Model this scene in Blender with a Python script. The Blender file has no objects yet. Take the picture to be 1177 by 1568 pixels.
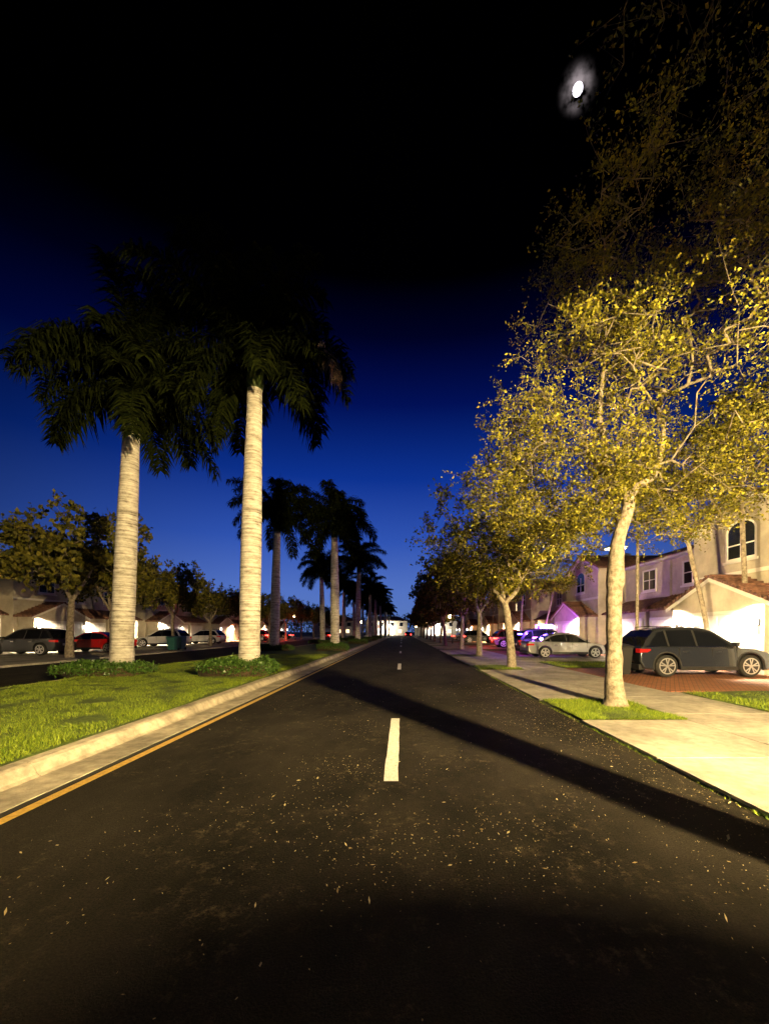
import bpy, math, random
import numpy as np
from mathutils import Vector, Matrix, noise as mnoise

scene = bpy.context.scene
scene.view_settings.view_transform = 'Standard'
scene.view_settings.look = 'None'
scene.view_settings.exposure = 0
col = scene.collection

# ------------------------------------------------------------ materials
def new_mat(name):
    m = bpy.data.materials.new(name); m.use_nodes = True
    return m, m.node_tree.nodes, m.node_tree.links, m.node_tree.nodes['Principled BSDF']

def mat(name, c1, c2=None, rough=0.7, scale=4.0, bump=0.0, bscale=None, metal=0.0, emit=None, estr=0.0, coat=0.0, spec=0.5, big=None, detail=6, biglo=.5):
    m, N, L, b = new_mat(name)
    b.inputs['Roughness'].default_value = rough
    b.inputs['Metallic'].default_value = metal
    b.inputs['Specular IOR Level'].default_value = spec
    b.inputs['Coat Weight'].default_value = coat
    b.inputs['Base Color'].default_value = (*c1, 1)
    tc = N.new('ShaderNodeNewGeometry')
    if c2:
        n = N.new('ShaderNodeTexNoise'); n.inputs['Scale'].default_value = scale; n.inputs['Detail'].default_value = detail
        n.inputs['Roughness'].default_value = 0.65
        L.new(tc.outputs['Position'], n.inputs['Vector'])
        r = N.new('ShaderNodeValToRGB')
        r.color_ramp.elements[0].position = 0.35; r.color_ramp.elements[0].color = (*c1, 1)
        r.color_ramp.elements[1].position = 0.65; r.color_ramp.elements[1].color = (*c2, 1)
        L.new(n.outputs['Fac'], r.inputs['Fac'])
        out = r.outputs['Color']
        if big:
            n3 = N.new('ShaderNodeTexNoise'); n3.inputs['Scale'].default_value = big; n3.inputs['Detail'].default_value = 4
            L.new(tc.outputs['Position'], n3.inputs['Vector'])
            mr = N.new('ShaderNodeMapRange'); mr.inputs[1].default_value = .3; mr.inputs[2].default_value = .7
            mr.inputs[3].default_value = biglo; mr.inputs[4].default_value = 1.25
            L.new(n3.outputs['Fac'], mr.inputs[0])
            vm = N.new('ShaderNodeVectorMath'); vm.operation = 'SCALE'
            L.new(out, vm.inputs[0]); L.new(mr.outputs[0], vm.inputs['Scale'])
            out = vm.outputs[0]
        L.new(out, b.inputs['Base Color'])
    if bump > 0:
        n2 = N.new('ShaderNodeTexNoise'); n2.inputs['Scale'].default_value = bscale or scale * 4; n2.inputs['Detail'].default_value = 5
        L.new(tc.outputs['Position'], n2.inputs['Vector'])
        bp = N.new('ShaderNodeBump'); bp.inputs['Strength'].default_value = bump; bp.inputs['Distance'].default_value = 0.02
        L.new(n2.outputs['Fac'], bp.inputs['Height']); L.new(bp.outputs['Normal'], b.inputs['Normal'])
    if emit:
        b.inputs['Emission Color'].default_value = (*emit, 1)
        b.inputs['Emission Strength'].default_value = estr
    return m

def leaf_mat(name, c1, c2, rough=0.5, trans=0.25, spec=.3):
    m, N, L, b = new_mat(name)
    g = N.new('ShaderNodeNewGeometry')
    r = N.new('ShaderNodeValToRGB')
    r.color_ramp.elements[0].color = (*c1, 1); r.color_ramp.elements[1].color = (*c2, 1)
    L.new(g.outputs['Random Per Island'], r.inputs['Fac'])
    L.new(r.outputs['Color'], b.inputs['Base Color'])
    b.inputs['Roughness'].default_value = rough
    b.inputs['Specular IOR Level'].default_value = spec
    if trans > 0:
        t = N.new('ShaderNodeBsdfTranslucent'); L.new(r.outputs['Color'], t.inputs['Color'])
        mx = N.new('ShaderNodeMixShader'); mx.inputs[0].default_value = trans
        L.new(b.outputs[0], mx.inputs[1]); L.new(t.outputs[0], mx.inputs[2])
        L.new(mx.outputs[0], N['Material Output'].inputs['Surface'])
    return m

def palm_bark():
    m, N, L, b = new_mat('palm_bark')
    g = N.new('ShaderNodeTexCoord')
    mp = N.new('ShaderNodeMapping'); mp.inputs['Scale'].default_value = (.5, .5, 1)
    L.new(g.outputs['Object'], mp.inputs['Vector'])
    n = N.new('ShaderNodeTexNoise'); n.inputs['Scale'].default_value = 7; n.inputs['Detail'].default_value = 8; n.inputs['Roughness'].default_value = .72
    L.new(mp.outputs[0], n.inputs['Vector'])
    mp2 = N.new('ShaderNodeMapping'); mp2.inputs['Scale'].default_value = (.25, .25, 9)
    L.new(g.outputs['Object'], mp2.inputs['Vector'])
    w = N.new('ShaderNodeTexNoise'); w.inputs['Scale'].default_value = 1.6; w.inputs['Detail'].default_value = 3; w.inputs['Roughness'].default_value = .7
    L.new(mp2.outputs[0], w.inputs['Vector'])
    mx = N.new('ShaderNodeMath'); mx.operation = 'MULTIPLY'
    L.new(n.outputs['Fac'], mx.inputs[0])
    mr = N.new('ShaderNodeMapRange'); mr.inputs[1].default_value = .35; mr.inputs[2].default_value = .6; mr.inputs[3].default_value = .62; mr.inputs[4].default_value = 1.1
    L.new(w.outputs['Fac'], mr.inputs[0]); L.new(mr.outputs[0], mx.inputs[1])
    r = N.new('ShaderNodeValToRGB')
    e = r.color_ramp.elements
    e[0].position = .24; e[0].color = (.13, .11, .08, 1); e[1].position = .60; e[1].color = (.68, .65, .58, 1)
    x = e.new(.40); x.color = (.44, .41, .35, 1)
    L.new(mx.outputs[0], r.inputs['Fac']); L.new(r.outputs['Color'], b.inputs['Base Color'])
    b.inputs['Roughness'].default_value = .85
    bp = N.new('ShaderNodeBump'); bp.inputs['Strength'].default_value = .8; bp.inputs['Distance'].default_value = .03
    L.new(mx.outputs[0], bp.inputs['Height']); L.new(bp.outputs['Normal'], b.inputs['Normal'])
    return m

def asphalt_mat():
    m, N, L, b = new_mat('asphalt')
    g = N.new('ShaderNodeNewGeometry')
    def nz(s, d=6, r=.6, sc=None):
        n = N.new('ShaderNodeTexNoise'); n.inputs['Scale'].default_value = s; n.inputs['Detail'].default_value = d; n.inputs['Roughness'].default_value = r
        if sc:
            mp = N.new('ShaderNodeMapping'); mp.inputs['Scale'].default_value = sc
            L.new(g.outputs['Position'], mp.inputs['Vector']); L.new(mp.outputs[0], n.inputs['Vector'])
        else: L.new(g.outputs['Position'], n.inputs['Vector'])
        return n
    fine = nz(70, 4, .8); big = nz(.9, 6, .65, (1, .6, 1)); scuff = nz(6.5, 9, .9); patch = nz(1.15, 5, .6)
    r = N.new('ShaderNodeValToRGB'); e = r.color_ramp.elements
    e[0].position = .3; e[0].color = (.005, .0044, .0035, 1); e[1].position = .75; e[1].color = (.036, .030, .022, 1)
    L.new(fine.outputs['Fac'], r.inputs['Fac'])
    mr = N.new('ShaderNodeMapRange'); mr.inputs[1].default_value = .35; mr.inputs[2].default_value = .68; mr.inputs[3].default_value = .40; mr.inputs[4].default_value = 1.8
    L.new(big.outputs['Fac'], mr.inputs[0])
    vm = N.new('ShaderNodeVectorMath'); vm.operation = 'SCALE'
    L.new(r.outputs['Color'], vm.inputs[0]); L.new(mr.outputs[0], vm.inputs['Scale'])
    r2 = N.new('ShaderNodeValToRGB'); e = r2.color_ramp.elements
    e[0].position = .52; e[0].color = (0, 0, 0, 1); e[1].position = .66; e[1].color = (1, 1, 1, 1)
    L.new(scuff.outputs['Fac'], r2.inputs['Fac'])
    r3 = N.new('ShaderNodeValToRGB'); e = r3.color_ramp.elements
    e[0].position = .46; e[0].color = (.05, .05, .05, 1); e[1].position = .66; e[1].color = (1, 1, 1, 1)
    L.new(patch.outputs['Fac'], r3.inputs['Fac'])
    mu = N.new('ShaderNodeMath'); mu.operation = 'MULTIPLY'; L.new(r2.outputs['Color'], mu.inputs[0]); L.new(r3.outputs['Color'], mu.inputs[1])
    mix = N.new('ShaderNodeMixRGB'); mix.inputs[2].default_value = (.16, .13, .08, 1)
    L.new(mu.outputs[0], mix.inputs[0]); L.new(vm.outputs[0], mix.inputs[1])
    L.new(mix.outputs[0], b.inputs['Base Color'])
    b.inputs['Roughness'].default_value = .85; b.inputs['Specular IOR Level'].default_value = .12
    bp = N.new('ShaderNodeBump'); bp.inputs['Strength'].default_value = .9; bp.inputs['Distance'].default_value = .014
    L.new(fine.outputs['Fac'], bp.inputs['Height']); L.new(bp.outputs['Normal'], b.inputs['Normal'])
    return m

def brick_mat(name, c1, c2, mortar, scale, bw, bh, rot=0.0):
    m, N, L, b = new_mat(name)
    g = N.new('ShaderNodeNewGeometry')
    mp = N.new('ShaderNodeMapping'); mp.inputs['Rotation'].default_value = (0, 0, rot)
    L.new(g.outputs['Position'], mp.inputs['Vector'])
    t = N.new('ShaderNodeTexBrick'); t.inputs['Color1'].default_value = (*c1, 1); t.inputs['Color2'].default_value = (*c2, 1)
    t.inputs['Mortar'].default_value = (*mortar, 1); t.inputs['Scale'].default_value = scale
    t.inputs['Brick Width'].default_value = bw; t.inputs['Row Height'].default_value = bh; t.inputs['Mortar Size'].default_value = .012
    L.new(mp.outputs[0], t.inputs['Vector']); L.new(t.outputs['Color'], b.inputs['Base Color'])
    b.inputs['Roughness'].default_value = .8
    bp = N.new('ShaderNodeBump'); bp.inputs['Strength'].default_value = .5; bp.inputs['Distance'].default_value = .01
    L.new(t.outputs['Fac'], bp.inputs['Height']); bp.invert = True; L.new(bp.outputs['Normal'], b.inputs['Normal'])
    return m

def roof_mat():
    m, N, L, b = new_mat('terracotta_tile')
    g = N.new('ShaderNodeNewGeometry')
    w = N.new('ShaderNodeTexWave'); w.bands_direction = 'Y'; w.inputs['Scale'].default_value = 1.3
    L.new(g.outputs['Position'], w.inputs['Vector'])
    w2 = N.new('ShaderNodeTexWave'); w2.bands_direction = 'Z'; w2.wave_profile = 'SAW'; w2.inputs['Scale'].default_value = 1.9
    L.new(g.outputs['Position'], w2.inputs['Vector'])
    n = N.new('ShaderNodeTexNoise'); n.inputs['Scale'].default_value = 5
    L.new(g.outputs['Position'], n.inputs['Vector'])
    r = N.new('ShaderNodeValToRGB'); e = r.color_ramp.elements
    e[0].position = .3; e[0].color = (.08, .035, .025, 1); e[1].position = .7; e[1].color = (.24, .12, .08, 1)
    L.new(n.outputs['Fac'], r.inputs['Fac']); L.new(r.outputs['Color'], b.inputs['Base Color'])
    a = N.new('ShaderNodeMath'); a.operation = 'ADD'; L.new(w.outputs['Fac'], a.inputs[0]); L.new(w2.outputs['Fac'], a.inputs[1])
    bp = N.new('ShaderNodeBump'); bp.inputs['Strength'].default_value = 1; bp.inputs['Distance'].default_value = .06
    L.new(a.outputs[0], bp.inputs['Height']); L.new(bp.outputs['Normal'], b.inputs['Normal'])
    b.inputs['Roughness'].default_value = .8
    return m

M = {}
M['asphalt'] = asphalt_mat()
M['ground'] = mat('soil_ground', (.02, .03, .012), (.05, .06, .025), .95, 3, .5)
M['grass'] = mat('turf', (.035, .07, .006), (.12, .17, .018), .9, 22, .9, 60, big=1.3)
M['concrete'] = mat('concrete', (.27, .25, .21), (.42, .39, .33), .85, 7, .5, 60, big=.9, biglo=.60, detail=9)
M['curb'] = mat('curb_concrete', (.30, .265, .20), (.52, .47, .36), .85, 7, .4, 60, big=1.5)
M['seam'] = mat('joint_dark', (.02, .018, .015), rough=.95)
M['white_paint'] = mat('road_paint_white', (.55, .53, .49), (.82, .81, .78), .6, 25, .3, 80)
M['yellow_paint'] = mat('road_paint_yellow', (.45, .28, .05), (.72, .48, .10), .6, 20, .3, 80)
M['pavers'] = brick_mat('brick_pavers', (.40, .15, .06), (.28, .10, .045), (.06, .04, .03), 1.0, .22, .11, .6)
M['bark'] = mat('oak_bark', (.12, .095, .065), (.34, .29, .22), .9, 9, 1.0, 30)
M['limb'] = mat('oak_limb_bark', (.08, .065, .04), (.24, .20, .14), .9, 9, .6, 30)
M['twig'] = mat('oak_twig', (.07, .055, .03), (.16, .135, .09), .9, 9)
M['palm'] = palm_bark()
M['shaft'] = mat('palm_crownshaft', (.03, .055, .010), (.07, .10, .02), .5, 6)
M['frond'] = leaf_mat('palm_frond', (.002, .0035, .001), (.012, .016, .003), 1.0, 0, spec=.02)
M['deadfrond'] = leaf_mat('dead_frond', (.28, .17, .10), (.48, .35, .23), .8, 0)
M['leaf'] = leaf_mat('oak_leaf', (.040, .044, .005), (.28, .250, .022), .6, .2, spec=.2)
M['leaf_far'] = leaf_mat('oak_leaf_far', (.030, .036, .007), (.17, .150, .020), .6, 0, spec=.2)
M['leaf_dark'] = leaf_mat('oak_leaf_painted_shade', (.012, .014, .003), (.05, .046, .010), .6, 0, spec=.1)  # oak leaf with the overhead crown's shade put into its colour
M['hedge'] = leaf_mat('hedge_leaf', (.02, .06, .010), (.08, .15, .025), .35, 0)
M['blade'] = leaf_mat('grass_blade', (.05, .10, .006), (.25, .32, .022), .6, 0)
M['litter'] = leaf_mat('fallen_leaf', (.25, .18, .07), (.70, .60, .36), .7, 0)
M['stucco'] = mat('stucco_cream', (.42, .375, .30), (.50, .455, .37), .9, 3, .3, 40, big=.6, biglo=.7)
M['trim'] = mat('white_trim', (.68, .66, .61), rough=.6)
M['garage'] = mat('garage_door_white', (.70, .69, .66), (.76, .75, .72), .5, 4)
M['roof'] = roof_mat()
M['glass'] = mat('window_glass', (.015, .017, .02), rough=.08, spec=.8)
M['litglass'] = mat('lit_window', (.5, .4, .3), rough=.3, emit=(1, .72, .40), estr=2.2)
M['door'] = mat('front_door_wood', (.08, .035, .02), (.12, .055, .03), .5, 6)
M['metal'] = mat('dark_metal', (.03, .03, .032), rough=.4, metal=.7)
M['pole'] = mat('lamp_pole', (.03, .03, .03), rough=.6, metal=.3)
M['bulb'] = mat('lamp_bulb', (1, .9, .7), emit=(1, .66, .32), estr=30)
M['bulbw'] = mat('sconce_bulb', (1, .95, .9), emit=(1, .88, .72), estr=45)
M['tire'] = mat('tire_rubber', (.012, .012, .012), (.022, .022, .022), .85, 30)
M['rim'] = mat('alloy_rim', (.6, .6, .62), rough=.3, metal=.7)
M['carglass'] = mat('car_glass', (.006, .007, .009), rough=.06, spec=.6)
M['blacktrim'] = mat('black_plastic', (.010, .010, .011), rough=.55)
M['chrome'] = mat('chrome', (.6, .6, .62), rough=.15, metal=1)
M['redlamp'] = mat('tail_lamp', (.25, .01, .01), rough=.2, emit=(1, .02, .01), estr=.25)
M['redlit'] = mat('tail_lamp_lit', (.5, .01, .01), emit=(1, .03, .02), estr=25)
M['headlamp'] = mat('head_lamp', (.55, .56, .58), rough=.12, coat=1)
M['bluelit'] = mat('beacon_blue', (.05, .05, .6), emit=(.24, .12, 1), estr=14)
M['violetlit'] = mat('beacon_violet', (.4, .05, .6), emit=(.75, .14, 1), estr=14)
M['plate'] = mat('plate', (.6, .6, .58), rough=.5)
M['bin_teal'] = mat('bin_teal', (.02, .10, .10), rough=.55)
M['mulch'] = mat('mulch', (.03, .018, .01), (.09, .055, .03), .95, 25, 1, 50)

def paint(name, c, metal=.3, coat=1.0, rough=.28):
    return mat('car_paint_' + name, c, rough=rough, metal=metal, coat=coat)

# ------------------------------------------------------------ mesh builder
class MB:
    def __init__(s, tf=None):
        s.v = []; s.f = []; s.m = []; s.mats = []; s.tf = tf
    def mi(s, mt):
        if mt not in s.mats: s.mats.append(mt)
        return s.mats.index(mt)
    def poly(s, pts, mt):
        b = len(s.v)
        for p in pts: s.v.append(tuple(s.tf(p)) if s.tf else tuple(p))
        s.f.append(tuple(range(b, b + len(pts)))); s.m.append(s.mi(mt))
    def mesh(s, vs, fs, mt):
        b = len(s.v); k = s.mi(mt)
        for p in vs: s.v.append(tuple(s.tf(p)) if s.tf else tuple(p))
        for f in fs: s.f.append(tuple(b + i for i in f)); s.m.append(k)
    def box(s, x0, x1, y0, y1, z0, z1, mt):
        vs = [(x0,y0,z0),(x1,y0,z0),(x1,y1,z0),(x0,y1,z0),(x0,y0,z1),(x1,y0,z1),(x1,y1,z1),(x0,y1,z1)]
        s.mesh(vs, [(0,3,2,1),(4,5,6,7),(0,1,5,4),(1,2,6,5),(2,3,7,6),(3,0,4,7)], mt)
    def tube(s, pts, rad, n, mt, cap=True):
        pts = [Vector(p) for p in pts]; vs = []; fs = []
        for i, p in enumerate(pts):
            d = (pts[min(i+1, len(pts)-1)] - pts[max(i-1, 0)]).normalized()
            a = d.orthogonal().normalized() if i == 0 else (a - d * a.dot(d)).normalized()
            b = d.cross(a)
            for k in range(n):
                t = 2 * math.pi * k / n
                vs.append(p + (a * math.cos(t) + b * math.sin(t)) * rad[i])
        for i in range(len(pts) - 1):
            for k in range(n):
                k2 = (k + 1) % n
                fs.append((i*n+k, i*n+k2, (i+1)*n+k2, (i+1)*n+k))
        if cap:
            fs.append(tuple(range(n-1, -1, -1))); fs.append(tuple((len(pts)-1)*n + k for k in range(n)))
        s.mesh(vs, fs, mt)
    def data(s, name, smooth=False):
        me = bpy.data.meshes.new(name); me.from_pydata(s.v, [], s.f)
        for mt in s.mats: me.materials.append(mt)
        me.polygons.foreach_set('material_index', s.m)
        if smooth: me.polygons.foreach_set('use_smooth', [True] * len(s.f))
        me.update(); return me
    def build(s, name, parent=None, smooth=False, loc=None, rot=0):
        o = bpy.data.objects.new(name, s.data(name, smooth)); col.objects.link(o)
        if parent: o.parent = parent
        if loc: o.location = loc
        if rot: o.rotation_euler = (0, 0, rot)
        return o

def empty(name, loc=(0,0,0), rot=0, scale=1):
    e = bpy.data.objects.new(name, None); col.objects.link(e); e.location = loc; e.rotation_euler = (0, 0, rot)
    e.scale = (scale,)*3; e.empty_display_size = .2
    return e

def np_mesh(name, parts, smooth_first=False):
    me = bpy.data.meshes.new(name)
    V = np.concatenate([p[0] for p in parts]); off = 0
    loops = []; tot = []; mi = []
    for i, (v, f, mt) in enumerate(parts):
        me.materials.append(mt)
        loops.append((f + off).ravel()); tot.append(np.full(len(f), f.shape[1])); mi.append(np.full(len(f), i)); off += len(v)
    loops = np.concatenate(loops); tot = np.concatenate(tot); mi = np.concatenate(mi)
    me.vertices.add(len(V)); me.vertices.foreach_set('co', V.astype(np.float32).ravel())
    me.loops.add(len(loops)); me.loops.foreach_set('vertex_index', loops.astype(np.int32))
    me.polygons.add(len(tot)); start = np.concatenate([[0], np.cumsum(tot)[:-1]])
    me.polygons.foreach_set('loop_start', start.astype(np.int32)); me.polygons.foreach_set('loop_total', tot.astype(np.int32))
    me.polygons.foreach_set('material_index', mi.astype(np.int32))
    if smooth_first: me.polygons.foreach_set('use_smooth', (mi < smooth_first))
    me.update(calc_edges=True); me.validate()
    return me

def nrm(a): return a / np.maximum(np.linalg.norm(a, axis=-1, keepdims=True), 1e-9)

def leaf_quads(P, D, L, W, rng):
    n = len(P)
    s = nrm(np.cross(D, nrm(rng.normal(size=(n, 3)))))
    L = L[:, None]; W = W[:, None]
    mid = P + D * L * .5
    V = np.stack([P, mid + s * W, P + D * L, mid - s * W], 1).reshape(-1, 3)
    F = np.arange(n * 4).reshape(n, 4)
    return V, F

def tubes_np(A, B, ra, rb, n=5):
    d = nrm(B - A); ref = np.where(np.abs(d[:, 2:3]) < .9, np.array([[0, 0, 1.]]), np.array([[1., 0, 0]]))
    a = nrm(np.cross(d, ref)); b = np.cross(d, a)
    t = np.arange(n) * 2 * np.pi / n
    ring = a[:, None, :] * np.cos(t)[None, :, None] + b[:, None, :] * np.sin(t)[None, :, None]
    va = A[:, None] + ring * ra[:, None, None]; vb = B[:, None] + ring * rb[:, None, None]
    V = np.concatenate([va, vb], 1).reshape(-1, 3)
    E = len(A); base = (np.arange(E) * 2 * n)[:, None]
    k = np.arange(n); k2 = (k + 1) % n
    F = np.stack([base + k, base + k2, base + n + k2, base + n + k], -1).reshape(-1, 4)
    return V, F

# ------------------------------------------------------------ trees
def tree_mesh(name, seed, trunk, trad, crown, ntar, leafmat, leaf_n=7, twigs=3, leaf_len=(.05, .09), tip=.0065, gap=.0, step=.34, maxcnt=2, lw=.26, limb=None, tw=None):
    rng = np.random.default_rng(seed)
    P = np.zeros((60000, 3)); par = np.full(60000, -1); n = 0
    allowed = []
    tubes = MB()
    for (pts, rad, startok) in trunk:
        P0 = [Vector(p) for p in pts]
        fine = []; fr = []
        for i in range(len(P0) - 1):
            for k in range(4):
                t = k / 4
                pm = P0[max(i-1, 0)]; p2 = P0[min(i+2, len(P0)-1)]
                a, b = P0[i], P0[i+1]
                q = .5 * ((2*a) + (b - pm) * t + (2*pm - 5*a + 4*b - p2) * t*t + (-pm + 3*a - 3*b + p2) * t**3)
                fine.append(q); fr.append(rad[i] * (1-t) + rad[i+1] * t)
        fine.append(P0[-1]); fr.append(rad[-1])
        fr = [r * (1 + .13 * mnoise.noise(Vector((i * .7, seed, 3)))) for i, r in enumerate(fr)]
        tubes.tube(fine, fr, 14, limb or M['bark'])
        for i, p in enumerate(fine):
            P[n] = p
            par[n] = -2
            if i >= startok * 4: allowed.append(n)
            n += 1
    ntr = n
    tg = []
    while len(tg) < ntar:
        c, r = crown[rng.integers(len(crown))]
        u = nrm(rng.normal(size=3)) * rng.random() ** .42
        p = np.array(c) + u * np.array(r)
        if mnoise.noise(Vector(p * .75 + seed)) < gap: continue
        tg.append(p)
    tg = np.array(tg); root = P[allowed].mean(0)
    tg = tg[np.argsort(np.linalg.norm(tg - root, axis=1))]
    ok = np.zeros(60000, bool); ok[allowed] = True
    for q in tg:
        idx = np.nonzero(ok[:n])[0]
        dv = q - P[idx]; dist = np.linalg.norm(dv, axis=1)
        cost = dist + .35 * np.maximum(0, -dv[:, 2])
        j = idx[np.argmin(cost)]; d = np.linalg.norm(q - P[j])
        ns = max(1, int(d / step)); prev = j; a = P[j].copy()
        bow = rng.normal(size=3) * .10 * d; bow[2] += .08 * d
        for k in range(1, ns + 1):
            t = k / ns
            x = a + (q - a) * t + bow * math.sin(math.pi * t) + rng.normal(size=3) * .045
            P[n] = x; par[n] = prev; ok[n] = True; prev = n; n += 1
    cnt = np.zeros(n); haschild = np.zeros(n, bool)
    for i in range(ntr, n):
        if par[i] >= 0: haschild[par[i]] = True
    cnt[~haschild] = 1
    for i in range(n - 1, ntr - 1, -1):
        cnt[par[i]] += cnt[i]
    ids = np.arange(ntr, n); pa = par[ids]
    rr = tip * np.sqrt(cnt)
    ra = np.where(pa < ntr, rr[ids] * 1.15, np.minimum(rr[pa], rr[ids] * 1.5))
    vb, fb = tubes_np(P[pa], P[ids], ra, rr[ids], 5)
    small = ids[cnt[ids] <= maxcnt]
    T = np.repeat(small, twigs)
    ctr = tg.mean(0)
    out = nrm(P[T] - ctr)
    td = nrm(rng.normal(size=(len(T), 3)) + out * .5 + np.array([0, 0, .15]))
    tl = rng.uniform(.18, .6, len(T))
    A = P[T]; B = A + td * tl[:, None]
    vt, ft = tubes_np(A, B, np.full(len(T), tip * .6), np.full(len(T), tip * .2), 3)
    k = leaf_n
    LT = np.repeat(np.arange(len(T)), k)
    s = rng.uniform(.1, 1.08, len(LT))[:, None]
    LP = A[LT] + (B - A)[LT] * s + rng.normal(size=(len(LT), 3)) * .045
    LD = nrm(td[LT] * .6 + rng.normal(size=(len(LT), 3)) * .8)
    ll = rng.uniform(*leaf_len, len(LT))
    vl, fl = leaf_quads(LP, LD, ll, ll * lw, rng)
    tv = np.array([tuple(v) for v in tubes.v]); quads = [f for f in tubes.f if len(f) == 4]
    parts = [(tv, np.array(quads), limb or M['bark']), (vb, fb, limb or M['limb']), (vt, ft, tw or M['twig']), (vl, fl, leafmat)]
    return np_mesh(name, parts, smooth_first=3)

def place(name, me, loc, rot=0, scale=1, sz=None, tilt=0):
    o = bpy.data.objects.new(name, me); col.objects.link(o); o.location = loc; o.rotation_euler = (0, tilt, rot)
    o.scale = (scale, scale, sz or scale); return o

T1 = tree_mesh('oak_tree_near', 3,
    trunk=[([(0,0,-.05),(.0,0,.12),(-.03,0,.5),(-.02,.0,1.2),(.0,.05,2.1),(.03,.05,2.7),(.05,.05,3.1),(.07,.0,3.5),(.27,0,4.15),(.26,.0,4.45)], [.30,.22,.175,.15,.15,.175,.15,.13,.12,.115], 8),
           ([(.26,0,4.40),(.0,-.05,4.62),(-.18,.05,5.0),(-.17,.1,5.6),(-.25,.15,6.2),(-.1,.3,7.2)], [.11,.09,.075,.065,.055,.035], 1),
           ([(.26,0,4.35),(.55,.1,4.65),(.85,.1,4.85),(1.15,.3,5.4),(1.3,.4,6.2)], [.10,.08,.07,.055,.035], 1),
           ([(.24,0,4.3),(.2,.5,4.9),(.1,1.0,5.5),(-.1,1.4,6.3)], [.09,.07,.055,.035], 1)],
    trad=None,
    crown=[((.4,.2,6.1),(3.1,2.6,1.9)), ((.4,.2,7.4),(2.9,2.5,2.1)), ((-1.0,.4,5.1),(2.1,2.0,1.3)), ((-.8,.6,4.4),(1.3,1.4,.8)), ((1.8,.4,4.9),(2.0,2.2,1.4)), ((.9,0,8.6),(2.6,2.4,1.9)), ((1.0,-.4,9.6),(2.6,2.4,2.0))],
    ntar=1600, leafmat=M['leaf'], leaf_n=15, twigs=4, leaf_len=(.04,.08), gap=-.10, maxcnt=3, tip=.005, lw=.3)
place('oak_tree', T1, (4.46, 8.2, .04))

def std_trunk(h=3.0, lean=.2, r=.15):
    return [([(0,0,-.05),(0,0,.15),(lean*.2,0,1.0),(lean*.5,.05,2.0),(lean,.0,h)], [r*1.7,r*1.25,r,r*.9,r*.75], 3),
            ([(lean,0,h-.05),(lean-.4,.2,h+.6),(lean-.7,.3,h+1.5)], [r*.65,r*.5,r*.25], 0),
            ([(lean,0,h-.05),(lean+.45,-.2,h+.5),(lean+.9,-.1,h+1.4)], [r*.65,r*.5,r*.25], 0),
            ([(lean,0,h-.1),(lean+.1,.5,h+.7),(lean+.1,.9,h+1.7)], [r*.6,r*.45,r*.25], 0)]
T2 = tree_mesh('oak_tree_b', 11, std_trunk(2.6, -.3), None,
    [((-.3,0,5.1),(3.5,3.2,2.0)), ((-.2,0,6.5),(2.7,2.7,1.8)), ((.8,.3,4.3),(2.8,2.6,1.3)), ((-1.2,0,4.3),(2.4,2.4,1.4))], 640, M['leaf'], leaf_n=13, twigs=4, leaf_len=(.07,.13), gap=-.15, tip=.006, maxcnt=3, lw=.34)
T3 = tree_mesh('oak_tree_c', 23, std_trunk(2.6, .3), None,
    [((.2,0,4.8),(3.4,3.3,2.0)), ((.2,0,6.2),(2.5,2.5,1.7)), ((-1,.3,4.3),(2.4,2.7,1.3))], 300, M['leaf_far'], leaf_n=8, twigs=4, leaf_len=(.18,.30), gap=-.12, tip=.008, maxcnt=3, lw=.36)
T4 = tree_mesh('oak_tree_d', 31, std_trunk(2.6, .1), None,
    [((0,0,4.4),(3.6,3.4,1.4)), ((.5,0,5.2),(2.9,2.7,1.5)), ((-1.2,.3,4.2),(2.4,2.6,1.1))], 320, M['leaf_far'], leaf_n=9, twigs=4, leaf_len=(.15,.26), gap=-.12, tip=.007, maxcnt=3, lw=.34)
place('oak_tree', T2, (4.7, 16.8, .04), .2, 1.08)
rs = random.Random(5)
yy = 25.4; i = 0
while yy < 112:
    place('oak_tree', T2 if i == 0 else T3, (4.9 + rs.uniform(-.2,.3), yy, .04), rs.uniform(0, 6.28), rs.uniform(.95, 1.12))
    yy += 8.6; i += 1
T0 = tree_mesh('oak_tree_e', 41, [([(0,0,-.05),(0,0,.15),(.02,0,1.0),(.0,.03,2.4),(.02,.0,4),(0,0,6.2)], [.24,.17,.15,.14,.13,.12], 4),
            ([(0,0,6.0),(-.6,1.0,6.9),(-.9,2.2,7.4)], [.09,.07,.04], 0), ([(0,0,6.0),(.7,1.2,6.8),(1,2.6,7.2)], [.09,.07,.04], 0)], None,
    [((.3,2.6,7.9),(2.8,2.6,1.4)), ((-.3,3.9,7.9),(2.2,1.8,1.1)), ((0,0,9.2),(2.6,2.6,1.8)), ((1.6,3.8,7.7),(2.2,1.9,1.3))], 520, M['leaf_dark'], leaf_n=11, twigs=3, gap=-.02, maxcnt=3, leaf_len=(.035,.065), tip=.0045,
    limb=mat('oak_bark_painted_shade', (.02,.016,.012), (.06,.05,.035), .9, 9, .6, 30), tw=mat('twig_painted_shade', (.02,.016,.012), (.04,.035,.025), .9))  # bark and twigs darkened in colour so the overhead crown looks unlit
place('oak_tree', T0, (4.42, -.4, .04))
for (x, y, s, r) in [(-19.2,22.6,1.2,.3),(-19.6,26.5,1.05,2.3),(-19.0,32.5,1.0,1.9),(-19.3,39.5,.9,4.1),(-19.0,47,.95,2.2),(-19,56,.95,5.2),(-19.3,65,1,1.2),(-19,74,1,3.3),(-19,84,1,0),(-19,95,1,2),(-19,108,1,4)]:
    place('oak_tree', T4, (x, y, .1), r, s, s * 1.08)
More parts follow.
